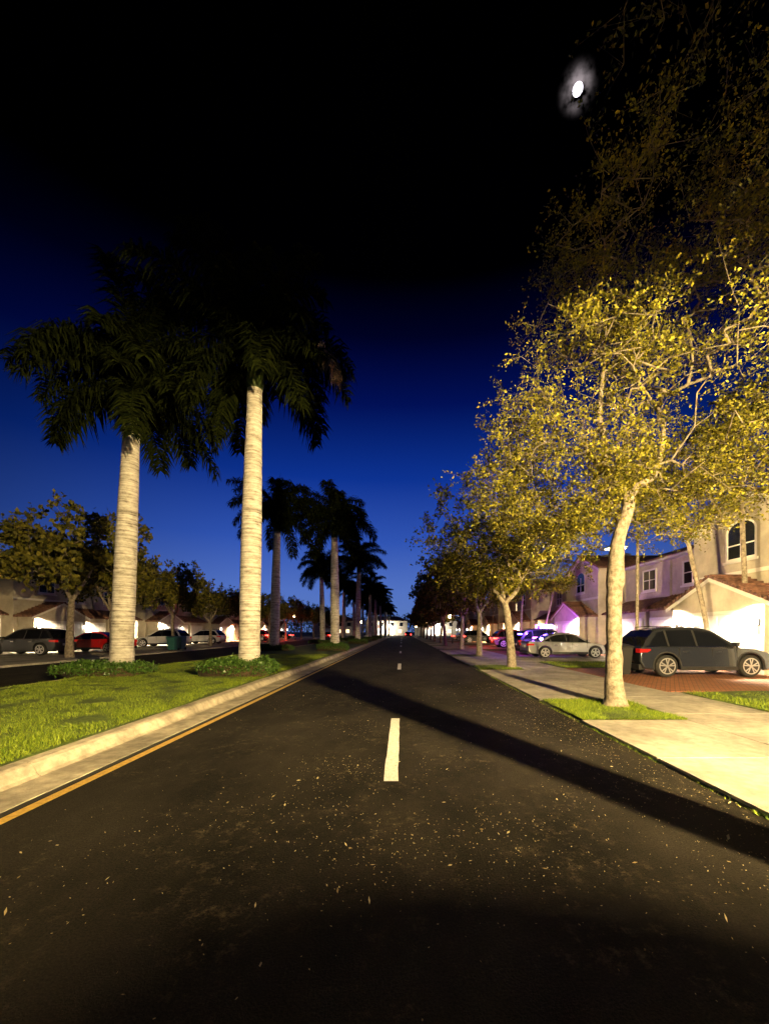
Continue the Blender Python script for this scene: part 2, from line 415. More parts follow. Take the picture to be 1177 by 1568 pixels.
for (x, y, s, r) in [(-33,30,1.6,1),(-36,50,1.6,3)]:
    place('oak_tree', T4, (x, y, .0), r, s)
def slender(seed, top, ntar=230):
    tx, ty, tz = top
    return tree_mesh('slender_tree', seed, [([(0,0,-.05),(tx*.1,0,.4),(tx*.4,ty*.4,tz*.4),(tx*.75,ty*.7,tz*.72),(tx,ty,tz)], [.13,.10,.085,.08,.06], 3)], None,
        [((tx,ty,tz+.9),(2.2,2.0,1.6)), ((tx,ty,tz+2.0),(1.8,1.8,1.4))], ntar, M['leaf'], leaf_n=12, twigs=4, leaf_len=(.08,.14), gap=-.1, maxcnt=3, lw=.3)
S1 = slender(51, (-1.35, 0, 6.3)); S2 = slender(52, (-.3, 0, 7.6))
place('slender_tree', S1, (12.75, 15.9, .05)); place('slender_tree', S2, (13.35, 15.1, .05))
place('slender_tree', S2, (10.9, 18.2, .05), 1.2, .82)
place('slender_tree', S2, (8.9, 29.6, .05), 3.0, .8); place('slender_tree', S1, (10.7, 30.4, .05), 2.5, .8)
place('slender_tree', S2, (10.6, 46.0, .05), 4.0, .8)

# ------------------------------------------------------------ royal palms
def palm_mesh(name, seed, h, nfr=20, flen=3.9, dead=0):
    rng = np.random.default_rng(seed)
    mb = MB()
    prof = [(0,.47),(.15,.42),(.5,.36),(1.2,.335),(h*.3,.34),(h*.5,.33),(h*.7,.295),(h*.88,.26),(h,.24)]
    zs = np.linspace(0, h, 110)
    lx = .02 * h
    pts = []; rad = []
    for z in zs:
        r = np.interp(z, [p[0] for p in prof], [p[1] for p in prof])
        r *= 1 + .016 * mnoise.noise(Vector((seed, 0, z * 6))) + .012 * mnoise.noise(Vector((seed, 3, z * 1.3)))
        pts.append((lx * (z / h) ** 1.4, 0, z)); rad.append(r)
    mb.tube(pts, rad, 24, M['palm'])
    shaft = MB()
    shaft.tube([(lx,0,h-.02),(lx,0,h+.15),(lx+.02,0,h+.9),(lx+.02,0,h+1.4),(lx+.02,0,h+1.8)], [.245,.29,.24,.17,.10], 16, M['shaft'])
    spear = MB(); spear.tube([(lx,0,h+1.7),(lx+.1,.05,h+3.2),(lx+.25,.1,h+4.5)], [.06,.035,.005], 5, M['frond'])
    RA=[];RB=[];ra=[];rb=[];LV=[];DV=[]
    for i in range(nfr + dead):
        isdead = i >= nfr
        az = i * 2.39996 + rng.uniform(-.35, .35)
        f = i / nfr
        el = math.radians(82 - 108 * f ** .88 + rng.uniform(-11, 11)) if not isdead else math.radians(18)
        droop = math.radians(116 + rng.uniform(-30, 24) - 60 * f) if not isdead else math.radians(115)
        if isdead: az = -.35
        n = 26; L = flen * rng.uniform(.80, 1.08)
        p = np.array([lx + .08*math.cos(az), .08*math.sin(az), h + 1.65 - .5 * f])
        R = [p]; Ds = []
        tw = rng.uniform(-.25, .25)
        for k in range(n):
            t = k / n
            e = el - droop * t ** 1.3; az2 = az + tw * t * t
            d = np.array([math.cos(e) * math.cos(az2), math.cos(e) * math.sin(az2), math.sin(e)])
            Ds.append(d); p = p + d * L / n; R.append(p)
        R = np.array(R); Ds = np.array(Ds)
        RA.append(R[:-1]); RB.append(R[1:]); tt = np.linspace(0, 1, n)
        ra.append(.045 * (1 - tt) + .006); rb.append(.045 * (1 - np.minimum(1, tt + 1/n)) + .005)
        m = 70
        for sgn in (-1, 1):
            for layer in (0, 1):
                t = np.linspace(.64 if isdead else .10, .995, m) + rng.uniform(-.005, .005, m)
                t = np.minimum(t, .999)
                ix = np.clip((t * n).astype(int), 0, n - 1)
                base = R[ix] + Ds[ix] * ((t * n - ix)[:, None] * L / n)
                fw = Ds[ix]; side = nrm(np.cross(fw, np.array([0, 0, 1.]) + 1e-4)) * sgn
                up = nrm(np.cross(side, fw)) * sgn
                ll = .85 * np.sin(np.clip(t * 2.6 + .35, 0, 2.95)) ** .6 * rng.uniform(.55, 1.2, m) + .06
                ang = rng.uniform(-.75, .15, m) if layer else rng.uniform(.0, .75, m)
                d1 = nrm(side * np.cos(ang)[:, None] + up * np.sin(ang)[:, None] + fw * rng.uniform(.3, .9, m)[:, None])
                d2 = nrm(d1 + np.array([0, 0, -1.]) * rng.uniform(.7, 1.8, m)[:, None] * (2.5 if isdead else 1))
                wv = nrm(np.cross(d1, up) + rng.normal(size=(m, 3)) * .4) * (.02 if isdead else .032)
                if isdead: ll *= .8
                mid = base + d1 * (ll * .5)[:, None]; tipp = mid + d2 * (ll * .6)[:, None]
                V = np.stack([base - wv*.5, base + wv*.5, mid + wv, mid - wv, tipp], 1)
                if isdead: DV.append(V[::2])
                else: LV.append(V)
    vr, fr = tubes_np(np.concatenate(RA), np.concatenate(RB), np.concatenate(ra), np.concatenate(rb), 4)
    def lf(LVs):
        V = np.concatenate(LVs); n = len(V); b = np.arange(n)[:, None] * 5
        return V.reshape(-1, 3), b + np.array([[0, 1, 2, 3]]), b + np.array([[3, 2, 4]])
    def conv(mbx): 
        return np.array([tuple(v) for v in mbx.v]), np.array([f for f in mbx.f if len(f) == 4])
    v1, q1, t1 = lf(LV)
    parts = [(*conv(mb), M['palm']), (*conv(shaft), M['shaft']), (*conv(spear), M['frond']), (vr, fr, M['frond']), (v1, q1, M['frond'])]
    extra = [(v1, t1, M['frond'])]
    if DV:
        v2, q2, t2 = lf(DV); parts += [(v2, q2, M['deadfrond'])]; extra += [(v2, t2, M['deadfrond'])]
    return np_mesh(name, parts + extra, smooth_first=2)
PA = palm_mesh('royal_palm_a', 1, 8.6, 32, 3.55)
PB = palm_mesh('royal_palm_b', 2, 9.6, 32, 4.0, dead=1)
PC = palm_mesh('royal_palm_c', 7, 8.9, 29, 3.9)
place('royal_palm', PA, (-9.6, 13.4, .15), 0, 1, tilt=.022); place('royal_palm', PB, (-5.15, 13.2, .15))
place('royal_palm', PC, (-9.5, 29.2, .15), .4, 1.0); place('royal_palm', PA, (-5.1, 29.8, .15), 2.0, 1.0)
k = 0
for y in np.arange(46, 160, 16.4):
    if 112 < y < 126: continue
    place('royal_palm', [PA, PC, PA][k % 3], (-9.5 + rs.uniform(-.2,.2), y, .15), rs.uniform(0, 6.28), rs.uniform(.82, .95))
    place('royal_palm', [PC, PA, PC][k % 3], (-5.1 + rs.uniform(-.2,.2), y, .15), rs.uniform(0, 6.28), rs.uniform(.82, 1.0))
    k += 1

def hedge_mesh(name, seed, rx, ry, rz, n=12000):
    rng = np.random.default_rng(seed)
    u = rng.uniform(-1, 1, (n, 2)); P = np.zeros((n, 3))
    P[:, 0] = u[:, 0] * rx; P[:, 1] = u[:, 1] * ry
    edge = 1 - np.maximum(np.abs(u[:, 0]), np.abs(u[:, 1])) ** 6
    top = np.array([rz * (.85 + .4 * mnoise.noise(Vector((p[0] * 2, p[1] * 2, seed)))) for p in P]) * (.55 + .45 * edge)
    P[:, 2] = top * (rng.random(n) ** .35)
    P += rng.normal(size=(n, 3)) * .04; P[:, 2] = np.abs(P[:, 2])
    D = nrm(rng.normal(size=(n, 3)) + np.array([0, 0, .6])); l = rng.uniform(.045, .09, n)
    v, f = leaf_quads(P, D, l, l * .35, rng)
    cb = MB(); cb.box(-rx*.93, rx*.93, -ry*.9, ry*.9, 0, rz*.62, M['mulch'])
    return np_mesh(name, [(np.array(cb.v), np.array(cb.f), M['mulch']), (v, f, M['hedge'])])
H1 = hedge_mesh('hedge_a', 1, 1.3, .7, .46)
H2 = hedge_mesh('hedge_b', 2, 1.1, .75, .58)
place('hedge', H1, (-9.75, 12.9, .15)); place('hedge', H2, (-5.35, 12.9, .15))
for y in [29.6, 46, 62.4, 78.8]:
    place('hedge', H2, (-5.15, y - .4, .15), 0, 1); place('hedge', H1, (-9.5, y - .4, .15), 0, 1)

# ------------------------------------------------------------ ground, roads, kerbs
g = MB(); g.poly([(-500,-60,-.03),(500,-60,-.03),(500,900,-.03),(-500,900,-.03)], M['ground']); g.build('ground')
RL, RR = -3.25, 3.12
road = MB(); road.poly([(-3.5,-30,0),(RR+.02,-30,0),(RR+.02,400,0),(-3.5,400,0)], M['asphalt']); road.build('road')
road = MB(); road.poly([(-17.4,-30,0),(-10.9,-30,0),(-10.9,400,0),(-17.4,400,0)], M['asphalt']); road.build('road')
mk = MB()
y = 4.17 - 12.2 * 2
while y < 112:
    n = 14
    ed = [(rs.uniform(-.006,.006), rs.uniform(-.006,.006)) for _ in range(n+1)]
    for j in range(n):
        a = y + 3 * j / n; b_ = y + 3 * (j + 1) / n
        mk.poly([(-.20+ed[j][0], a, .004), (-.045+ed[j][1], a, .004), (-.045+ed[j+1][1], b_, .004), (-.20+ed[j+1][0], b_, .004)], M['white_paint'])
    y += 12.2
mk.build('lane_marking')
yl = MB(); yl.poly([(-3.42,-30,.004),(-3.31,-30,.004),(-3.31,112,.004),(-3.42,112,.004)], M['yellow_paint']); yl.build('edge_line')
yl = MB(); yl.poly([(-10.99,-30,.004),(-11.09,-30,.004),(-11.09,112,.004),(-10.99,112,.004)], M['yellow_paint']); yl.build('edge_line')
def kerb(xsign, x0, ys, ye, name='kerb'):
    mb = MB()
    prof = [(0,-.02),(0,.010),(.46,.004),(.50,.03),(.525,.09),(.56,.135),(.61,.155),(.76,.155),(.76,-.02)]
    y = ys
    while y < ye:
        y2 = min(y + 3.04, ye) - .012
        vs = []
        for yy_ in (y, y2):
            for (a, z) in prof: vs.append((x0 + xsign * a, yy_, z))
        n = len(prof)
        fs = [(i, i+1, n+i+1, n+i) for i in range(n-1)] + [tuple(range(n))[::-1], tuple(range(n, 2*n))]
        mb.mesh(vs, fs, M['curb']); y += 3.04
    mb.box(min(x0+xsign*.02, x0+xsign*.74), max(x0+xsign*.02, x0+xsign*.74), ys, ye, -.02, -.002, M['seam'])
    return mb.build(name)
kerb(-1, -3.52, -20, 112); kerb(1, -10.86, -20, 112)
kerb(-1, -3.52, 126, 300); kerb(1, -10.86, 126, 300)
sm = MB(); sm.poly([(-3.52,-20,.002),(-3.44,-20,.002),(-3.44,112,.002),(-3.52,112,.002)], M['seam']); sm.build('kerb_joint')
def grass_patch(name, x0, x1, y0, y1, z, amp, nx, ny):
    vs = []; fs = []
    for j in range(ny + 1):
        for i_ in range(nx + 1):
            x = x0 + (x1 - x0) * i_ / nx; y = y0 + (y1 - y0) * j / ny
            e = min(1, i_ / 2, (nx - i_) / 2)
            h = z + amp * max(0, e) * (.6 + mnoise.noise(Vector((x * .5, y * .5, 2))))
            vs.append((x, y, h))
    for j in range(ny):
        for i_ in range(nx):
            a = j * (nx + 1) + i_; fs.append((a, a + 1, a + nx + 2, a + nx + 1))
    mb = MB(); mb.mesh(vs, fs, M['grass']); return mb.build(name, smooth=True)
grass_patch('median_grass', -10.15, -4.23, -20, 112, .15, .06, 14, 150)
grass_patch('median_grass', -10.15, -4.23, 126, 300, .15, .06, 8, 40)
def blades(name, n, xf, yf, z, hgt, seed, wid=.006, spread=.5, area_fn=None):
    rng = np.random.default_rng(seed)
    x = rng.uniform(*xf, n); y = rng.uniform(0, 1, n)
    y = yf[0] + (yf[1] - yf[0]) * y ** 1.5
    nv_ = np.array([mnoise.noise(Vector((a * 1.7, b * 1.7, 5))) for a, b in zip(x, y)])
    keep = nv_ > -.45 + .3 * rng.random(n)
    x = x[keep]; y = y[keep]; nv_ = nv_[keep]; n = len(x)
    zz = np.full(n, z)
    if callable(area_fn): zz = area_fn(x, y)
    P = np.stack([x, y, zz], 1)
    lean = rng.normal(size=(n, 3)) * spread; lean[:, 2] = 1; lean = nrm(lean)
    a = rng.uniform(0, 6.28, n); s = np.stack([np.cos(a), np.sin(a), np.zeros(n)], 1) * wid
    h = rng.uniform(.5, 1.2, n)[:, None] * hgt * (1 + .7 * nv_[:, None])
    V = np.stack([P - s, P + s, P + lean * h], 1).reshape(-1, 3); F = np.arange(n * 3).reshape(n, 3)
    o = bpy.data.objects.new(name, np_mesh(name, [(V, F, M['blade'])])); col.objects.link(o)
def mz(x, y): return np.array([.15 + .05 * (.6 + mnoise.noise(Vector((a * .5, b * .5, 2)))) - .005 for a, b in zip(x, y)])
blades('grass', 190000, (-10.1, -4.27), (3.0, 24), .15, .055, 1, .005, .7, mz)

pv = MB(); base = MB()
pits = [(-1.5, .7)] + [(6.85, 8.95)] + [(16.8 + 8.6 * i_ - 1.0, 16.8 + 8.6 * i_ + 1.0) for i_ in range(12)]
base.poly([(RR, -25, .012), (14.2, -25, .012), (14.2, 112, .012), (RR, 112, .012)], M['seam'])
base.build('pavement_bed')
def slabs(x0, x1, y0, y1, sy, z=.05, gp=.012):
    n = max(1, round((y1 - y0) / sy)); d = (y1 - y0) / n
    for i_ in range(n):
        pv.box(x0 + gp, x1 - gp, y0 + i_ * d + gp, y0 + (i_ + 1) * d - gp, .0, z + rs.uniform(-.003, .003), M['concrete'])
prev = -25
for (a, b_) in pits:
    slabs(RR, 5.0, prev, a, 2.1)
    prev = b_
slabs(RR, 5.0, prev, 112, 1.0)
slabs(5.0, 6.78, -25, 112, 1.9)
dk = MB(); lawns = []
b0 = 13.5 - 14.5 * 2
while b0 < 100:
    lawns.append((b0 + 3.0, b0 + 6.4))
    dk.box(6.8, 13.9, b0 - 3.4, b0 + 2.98, .0, .047, M['pavers'])
    slabs(6.78, 10.3, b0 + 6.42, b0 + 8.4, 2.1); slabs(10.3, 13.9, b0 + 6.42, b0 + 8.4, 2.1)
    slabs(6.78, 10.3, b0 + 8.4, b0 + 10.98, 2.6); slabs(10.3, 13.9, b0 + 8.4, b0 + 10.98, 2.6)
    b0 += 14.5
pv.build('sidewalk'); dk.build('brick_driveway')
for i_, (a, b_) in enumerate(pits):
    grass_patch('tree_pit_grass', RR + .06, 4.98, a + .02, b_ - .02, .03, .05, 6, 6)
for (a, b_) in lawns:
    grass_patch('lawn', 6.82, 13.9, a, b_, .05, .03, 8, 6)
grass_patch('lawn', 7.0, 11.5, 7.35, 9.9, .055, .04, 8, 6)
blades('grass', 12000, (RR+.05, 5.0), (6.87, 8.93), .05, .07, 3, .006, .8)
blades('grass', 2500, (RR+.1, 4.95), (15.9, 17.7), .05, .07, 4, .008, .7)
blades('grass', 9000, (7.0, 11.4), (7.4, 9.8), .07, .07, 6, .006, .7)
blades('grass', 9000, (6.9, 13), (16.6, 19.8), .06, .08, 7, .009, .7)
blades('verge_weeds', 3000, (RR-.04, RR+.04), (1.2, 22), .0, .045, 9, .005, 1.0)
pl = MB()
for y in np.arange(-10, 112, 2.0): pl.box(-19.9, -17.42, y, y + 1.985, -.02, .1, M['concrete'])
for y in np.arange(8, 100, 14.5):
    pl.box(-27.9, -19.92, y + 4.5, y + 10.5, -.02, .09, M['concrete']); pl.box(-27.9, -19.92, y + 11.8, y + 17.2, -.02, .088, M['concrete'])
pl.build('sidewalk')
cs = MB(); cs.poly([(-200,112,.008),(200,112,.008),(200,126,.008),(-200,126,.008)], M['asphalt']); cs.build('cross_street')
cw = MB()
for yq in (113, 116): cw.poly([(-3.2,yq,.013),(3.1,yq,.013),(3.1,yq+.9,.013),(-3.2,yq+.9,.013)], M['white_paint'])
cw.build('crosswalk_marking')

# leaf litter & grit
rng = np.random.default_rng(77)
def clump(nc, per, xr, yr, sp, z):
    c = np.stack([rng.uniform(*xr, nc), rng.uniform(*yr, nc)], 1)
    q = np.repeat(c, per, 0) + rng.normal(size=(nc * per, 2)) * sp
    q = q[(q[:, 0] > -3.25) & (q[:, 0] < 3.08) & (q[:, 1] > .8)]
    return np.concatenate([q, np.full((len(q), 1), z)], 1)
P = np.concatenate([clump(34, 55, (-2.8, 3.0), (1.8, 12), .30, .008), clump(5, 200, (-1.6, 1.4), (2.6, 4.6), .32, .008)])
P1 = np.stack([rng.uniform(-3.2, 3.1, 1100), rng.uniform(1.2, 16, 1100) , np.full(1100, .008)], 1)
P2 = np.stack([3.1 - np.abs(rng.normal(size=2600)) * .7, rng.uniform(1.2, 12, 2600), np.full(2600, .008)], 1)
P3 = np.stack([rng.uniform(3.2, 6.7, 420), rng.uniform(3, 14, 420), np.full(420, .060)], 1)
P = np.concatenate([P, P1, P2, P3]); n = len(P)
D = rng.normal(size=(n, 3)); D[:, 2] = np.abs(D[:, 2]) * .4; D = nrm(D)
l = rng.uniform(.006, .018, n) * (1 + 1.6 * (rng.random(n) > .95))
s = nrm(np.cross(D, np.array([0, 0, 1.])) + rng.normal(size=(n, 3)) * .2)
wd = rng.uniform(.12, .3, n)[:, None]
V = np.stack([P, P + D*l[:,None]*.5 + s*l[:,None]*wd, P + D*l[:,None], P + D*l[:,None]*.5 - s*l[:,None]*wd], 1).reshape(-1, 3)
V[:, 2] = np.maximum(V[:, 2], np.repeat(P[:, 2], 4) - .003)
o = bpy.data.objects.new('fallen_leaves', np_mesh('fallen_leaves', [(V, np.arange(n*4).reshape(n, 4), M['litter'])])); col.objects.link(o)

# ------------------------------------------------------------ houses
def arch_pts(u0, u1, w0, w1, n=10):
    c = (u0 + u1) / 2; r = (u1 - u0) / 2
    pts = [(u0, w0), (u1, w0)]
    for i_ in range(n + 1):
        a = math.pi * i_ / n
        pts.append((c + r * math.cos(a), w1 + r * .6 * math.sin(a)))
    return pts
def house(side, xf, y0, seed, lit=True):
    r = random.Random(seed)
    tf = (lambda p: (xf + p[1], y0 + p[0], p[2])) if side > 0 else (lambda p: (xf - p[1], y0 + p[0], p[2]))
    e = empty('townhouse')
    st = M['stucco'] 
    w = MB(tf)
    w.box(-4.6, 9.7, 2.0, 11, 0, 6.0, st)
    w.box(0, 5.3, 0, 1.995, 0, 6.2, st)
    w.poly([(0, 0, 6.2), (5.3, 0, 6.2), (2.65, 0, 7.35)], st)
    w.box(.35, 5.0, -1.2, -.004, 0, 2.75, st); w.poly([(.35,-1.2,2.75),(5.0,-1.2,2.75),(2.65,-1.2,3.75)], st)
    w.box(6.6, 9.6, .6, 1.995, 0, 2.8, st)
    w.box(-4.5, -.3, .6, 1.995, 0, 2.8, st)
    w.build('walls', e)
    t = MB(tf)
    t.box(-.05, 5.35, -.05, -.003, 3.95, 4.1, M['trim'])
    for (a, b_) in [((-.35,-.12,6.12),(2.65,-.12,7.48)), ((5.65,-.12,6.12),(2.65,-.12,7.48))]:
        t.poly([a, b_, (b_[0], b_[1], b_[2]-.24), (a[0], a[1], a[2]-.24)], M['trim'])
        t.poly([(a[0],-.004,a[2]-.24), (a[0],a[1],a[2]-.24), (b_[0],b_[1],b_[2]-.24), (b_[0],-.004,b_[2]-.24)], M['trim'])
    for (a, b_) in [((.0,-1.35,2.68),(2.65,-1.35,3.85)), ((5.3,-1.35,2.68),(2.65,-1.35,3.85))]:
        t.poly([a, b_, (b_[0], b_[1], b_[2]-.2), (a[0], a[1], a[2]-.2)], M['trim'])
    t.box(-4.7, -.36, 1.4, 1.95, 5.85, 5.99, M['trim']); t.box(5.66, 9.8, 1.4, 1.95, 5.85, 5.99, M['trim'])
    t.build('fascia', e)
    rf = MB(tf)
    def slab(p):
        q = [(a, b_, c - .10) for a, b_, c in p]
        rf.poly(p, M['roof']); rf.poly(q[::-1], M['roof'])
        for i_ in range(len(p)): j = (i_+1) % len(p); rf.poly([p[i_], q[i_], q[j], p[j]], M['roof'])
    slab([(-4.7,1.4,6.05),(9.78,1.4,6.05),(9.78,6.5,7.7),(-4.7,6.5,7.7)])
    slab([(9.78,11.5,6.05),(-4.7,11.5,6.05),(-4.7,6.5,7.7),(9.78,6.5,7.7)])
    slab([(-.4,-.2,6.18),(2.65,-.2,7.55),(2.65,6,7.55),(-.4,1.9,6.18)]); slab([(5.7,-.2,6.18),(5.7,1.9,6.18),(2.65,6,7.55),(2.65,-.2,7.55)])
    slab([(-.05,-1.4,2.74),(2.65,-1.4,3.92),(2.65,-.01,3.92),(-.05,-.01,2.74)]); slab([(5.35,-1.4,2.74),(5.35,-.01,2.74),(2.65,-.01,3.92),(2.65,-1.4,3.92)])
    slab([(5.6,.2,2.85),(9.75,.2,2.85),(9.75,1.98,3.7),(5.6,1.98,3.7)]); slab([(-4.65,.2,2.85),(-.1,.2,2.85),(-.1,1.98,3.7),(-4.65,1.98,3.7)])
    for u in np.arange(5.7, 9.7, .28):
        rf.tube([(u,.18,2.88),(u,1.97,3.73)], [.05,.05], 6, M['roof'])
    for u in np.arange(0.0, 2.6, .28):
        for s_ in (1, -1):
            uu = 2.65 - s_ * (2.65 - u); zz = 2.76 + 1.18 * (u + .05) / 2.7
            rf.tube([(uu,-1.42,zz),(uu,-.02,zz)], [.045,.045], 6, M['roof'])
    rf.build('roof', e)
    wn = MB(tf)
    def window(u0, u1, w0, w1, v, arch=False, lit_=False):
        gm = M['litglass'] if lit_ else M['glass']
        if arch:
            pts = arch_pts(u0, u1, w0, w1); out = arch_pts(u0-.1, u1+.1, w0-.1, w1)
            wn.poly([(a, v-.02, c) for a, c in pts], gm)
            n = len(pts)
            for i_ in range(n):
                j = (i_+1) % n
                wn.poly([(pts[i_][0], v-.05, pts[i_][1]), (out[i_][0], v-.05, out[i_][1]), (out[j][0], v-.05, out[j][1]), (pts[j][0], v-.05, pts[j][1])], M['trim'])
                wn.poly([(pts[i_][0], v-.05, pts[i_][1]), (pts[j][0], v-.05, pts[j][1]), (pts[j][0], v-.003, pts[j][1]), (pts[i_][0], v-.003, pts[i_][1])], M['trim'])
        else:
            wn.box(u0, u1, v-.02, v-.002, w0, w1, gm)
            for (a, b_, c, d) in [(u0-.1,u0,w0-.1,w1+.1),(u1,u1+.1,w0-.1,w1+.1),(u0,u1,w0-.1,w0),(u0,u1,w1,w1+.1)]:
                wn.box(a, b_, v-.06, v-.003, c, d, M['trim'])
        c = (u0 + u1) / 2
        wn.box(c-.025, c+.025, v-.045, v-.022, w0+.002, w1-.002, M['trim'])
        wn.box(u0+.002, u1-.002, v-.046, v-.0225, (w0+w1)/2-.025, (w0+w1)/2+.025, M['trim'])
        wn.box(u0-.18, u1+.18, v-.12, v-.062, w0-.2, w0-.1, M['trim'])
    window(2.0, 3.3, 4.65, 5.75, 0, True)
    window(-3.3, -2.1, 4.3, 5.5, 2.0, lit_=(r.random() < .25 and y0 > 30)); window(7.4, 8.7, 4.3, 5.5, 2.0, lit_=(r.random() < .3 and y0 > 20))
    window(5.55, 6.2, 1.2, 2.3, 2.0, lit_=r.random() < .5)
    wn.build('windows', e)
    gd = MB(tf)
    for (a, b_, v) in [(.9, 4.45, -1.2), (6.85, 9.4, .6), (-4.1, -1.3, .6)]:
        gd.box(a, b_, v-.02, v-.002, .05, 2.25, M['garage'])
        rows, cols = 4, max(4, int((b_-a)/.6))
        for rr_ in range(rows):
            for cc in range(cols):
                u0 = a + (b_-a)*cc/cols + .06; u1 = a + (b_-a)*(cc+1)/cols - .06
                z0 = .05 + 2.2*rr_/rows + .06; z1 = .05 + 2.2*(rr_+1)/rows - .06
                gd.box(u0, u1, v-.04, v-.021, z0, z1, M['garage'])
        for (c, d, z0, z1) in [(a-.14,a-.01,0,2.26),(b_+.01,b_+.14,0,2.26),(a-.14,b_+.14,2.265,2.4)]:
            gd.box(c, d, v-.07, v-.003, z0, z1, M['trim'])
    gd.build('garage_doors', e)
    dr = MB(tf); dr.box(-.27, -.02, 1.9, 1.99, 0, 2.05, M['door'])
    dr.build('door', e)
    sc = MB(tf)
    lamps = [(.55, -1.34, 1.95), (4.75, -1.34, 1.95), (6.68, .46, 1.95)]
    for (u, v, z) in lamps:
        sc.box(u-.06, u+.06, v+.09, v+.135, z-.14, z+.14, M['metal'])
        sc.box(u-.05, u+.05, v-.06, v+.04, z-.11, z+.11, M['bulbw'])
        sc.box(u-.075, u+.075, v-.085, v+.065, z+.112, z+.15, M['metal'])
        sc.box(u-.02, u+.02, v+.042, v+.09, z+.115, z+.14, M['metal'])
    sc.build('wall_lamps', e)
    return e, [tf(l) for l in lamps]

def point(name, loc, power, color, rad=.08, parent=None):
    l = bpy.data.lights.new(name, 'POINT'); l.energy = power; l.color = color; l.shadow_soft_size = rad
    o = bpy.data.objects.new(name, l); col.objects.link(o); o.location = loc
    if parent: o.parent = parent
    return o
def downlight(name, loc, power, color, tilt, parent=None, rad=.1, size=150):
    l = bpy.data.lights.new(name, 'SPOT'); l.energy = power; l.color = color; l.shadow_soft_size = rad
    l.spot_size = math.radians(size); l.spot_blend = .5
    o = bpy.data.objects.new(name, l); col.objects.link(o); o.location = loc; o.rotation_euler = (0, tilt, 0)
    if parent: o.parent = parent
    return o
WARMW = (1, .82, .58)
k = 0
for y0 in [13.5, 28.0, 42.5, 57, 71.5, 86]:
    e, ls = house(1, 14.0, y0, k)
    if y0 == 13.5: pw = [(0, 2600), (1, 2600), (2, 2200)]
    elif y0 == 28: pw = [(0, 2200), (2, 2000)]
    elif y0 < 80: pw = [(0, 4600)]
    else: pw = []
    for (j, p) in pw:
        L_ = ls[j]; downlight('wall_lamp_light', (L_[0] - .30, L_[1], L_[2] + .45), p, WARMW if y0 < 40 else (1, .66, .34), -.5, e, size=160)
    k += 1
k = 0
for y0 in [13.5, 28.2, 42.7, 57.2, 71.7, 86.2]:
    e, ls = house(-1, -28.0, y0, 20 + k)
    for (j, p) in ([(1, 1200)] if y0 == 13.5 else [(0, 2200), (2, 3600)] if y0 < 30 else [(0, 4000), (2, 5000)] if y0 < 50 else [(1, 8000)]  if y0 < 80 else []):
        L_ = ls[j]; downlight('wall_lamp_light', (L_[0] + .35, L_[1], L_[2] + .45), p, (1, .78, .50) if y0 < 50 else (1, .5, .22), .5, e, size=160)
    k += 1
def end_house(x, y, s):
    e = empty('house')
    w = MB(); w.box(x-8, x+8, y, y+10, 0, 5.6, M['stucco']); w.box(x-5.2, x-1, y-1.5, y-.01, 0, 2.9, M['stucco']); w.build('walls', e)
    rf = MB(); rf.mesh([(x-8.6,y-.6,5.6),(x+8.6,y-.6,5.6),(x+8.6,y+10.6,5.6),(x-8.6,y+10.6,5.6),(x-4,y+5,7.6),(x+4,y+5,7.6)], [(0,1,5,4),(1,2,5),(2,3,4,5),(3,0,4),(0,3,2,1)], M['roof'])
    rf.mesh([(x-5.6,y-1.8,2.9),(x-.6,y-1.8,2.9),(x-3.1,y-1.8,4.0),(x-5.6,y-.02,2.9),(x-.6,y-.02,2.9),(x-3.1,y-.02,4.0)], [(0,1,2),(0,2,5,3),(1,4,5,2),(0,3,4,1)], M['roof'])
    rf.build('roof', e)
    wn = MB()
    for (u, z) in [(-6,3.6),(-2.5,3.6),(1.5,3.6),(5,3.6),(1.2,1),(4.5,1)]:
        wn.box(x+u, x+u+1.3, y-.03, y-.002, z, z+1.3, M['litglass'] if z < 2 else M['glass'])
        wn.box(x+u-.1, x+u+1.4, y-.06, y-.032, z-.15, z-.02, M['trim'])
    wn.build('windows', e)
    gd = MB(); gd.box(x-4.8, x-1.5, y-1.54, y-1.505, .05, 2.3, M['garage']); gd.build('garage_door', e)
    if s: point('porch_light', (x, y-2.5, 2.6), s, (1, .90, .76), .15, e)
for (x, s) in [(-26, 0), (-6, 5000), (13, 5000), (33, 0)]: end_house(x, 150, s)

# ------------------------------------------------------------ cars
SUV = dict(L=4.62, W=.93, belt=1.04, wheels=(.88, 3.70), R=.375,
    top=[(0.0,.55),(.02,.92),(.10,1.06),(.9,1.05),(3.28,1.00),(3.9,.95),(4.35,.84),(4.56,.70),(4.62,.50),(4.56,.30)],
    cab=[(.10,1.045),(.34,1.36),(.55,1.56),(.95,1.65),(1.7,1.68),(2.25,1.64),(2.55,1.56),(3.36,1.0)], bp=[1.02,1.98])
SEDAN = dict(L=4.82, W=.91, belt=.93, wheels=(.98, 3.86), R=.335,
    top=[(0.0,.50),(.02,.82),(.10,.98),(.75,.99),(1.2,.96),(3.45,.91),(4.1,.84),(4.6,.72),(4.78,.56),(4.82,.42),(4.76,.24)],
    cab=[(.70,.975),(1.25,1.28),(1.6,1.40),(2.15,1.45),(2.6,1.42),(2.9,1.33),(3.62,.895)], bp=[1.35,2.28])
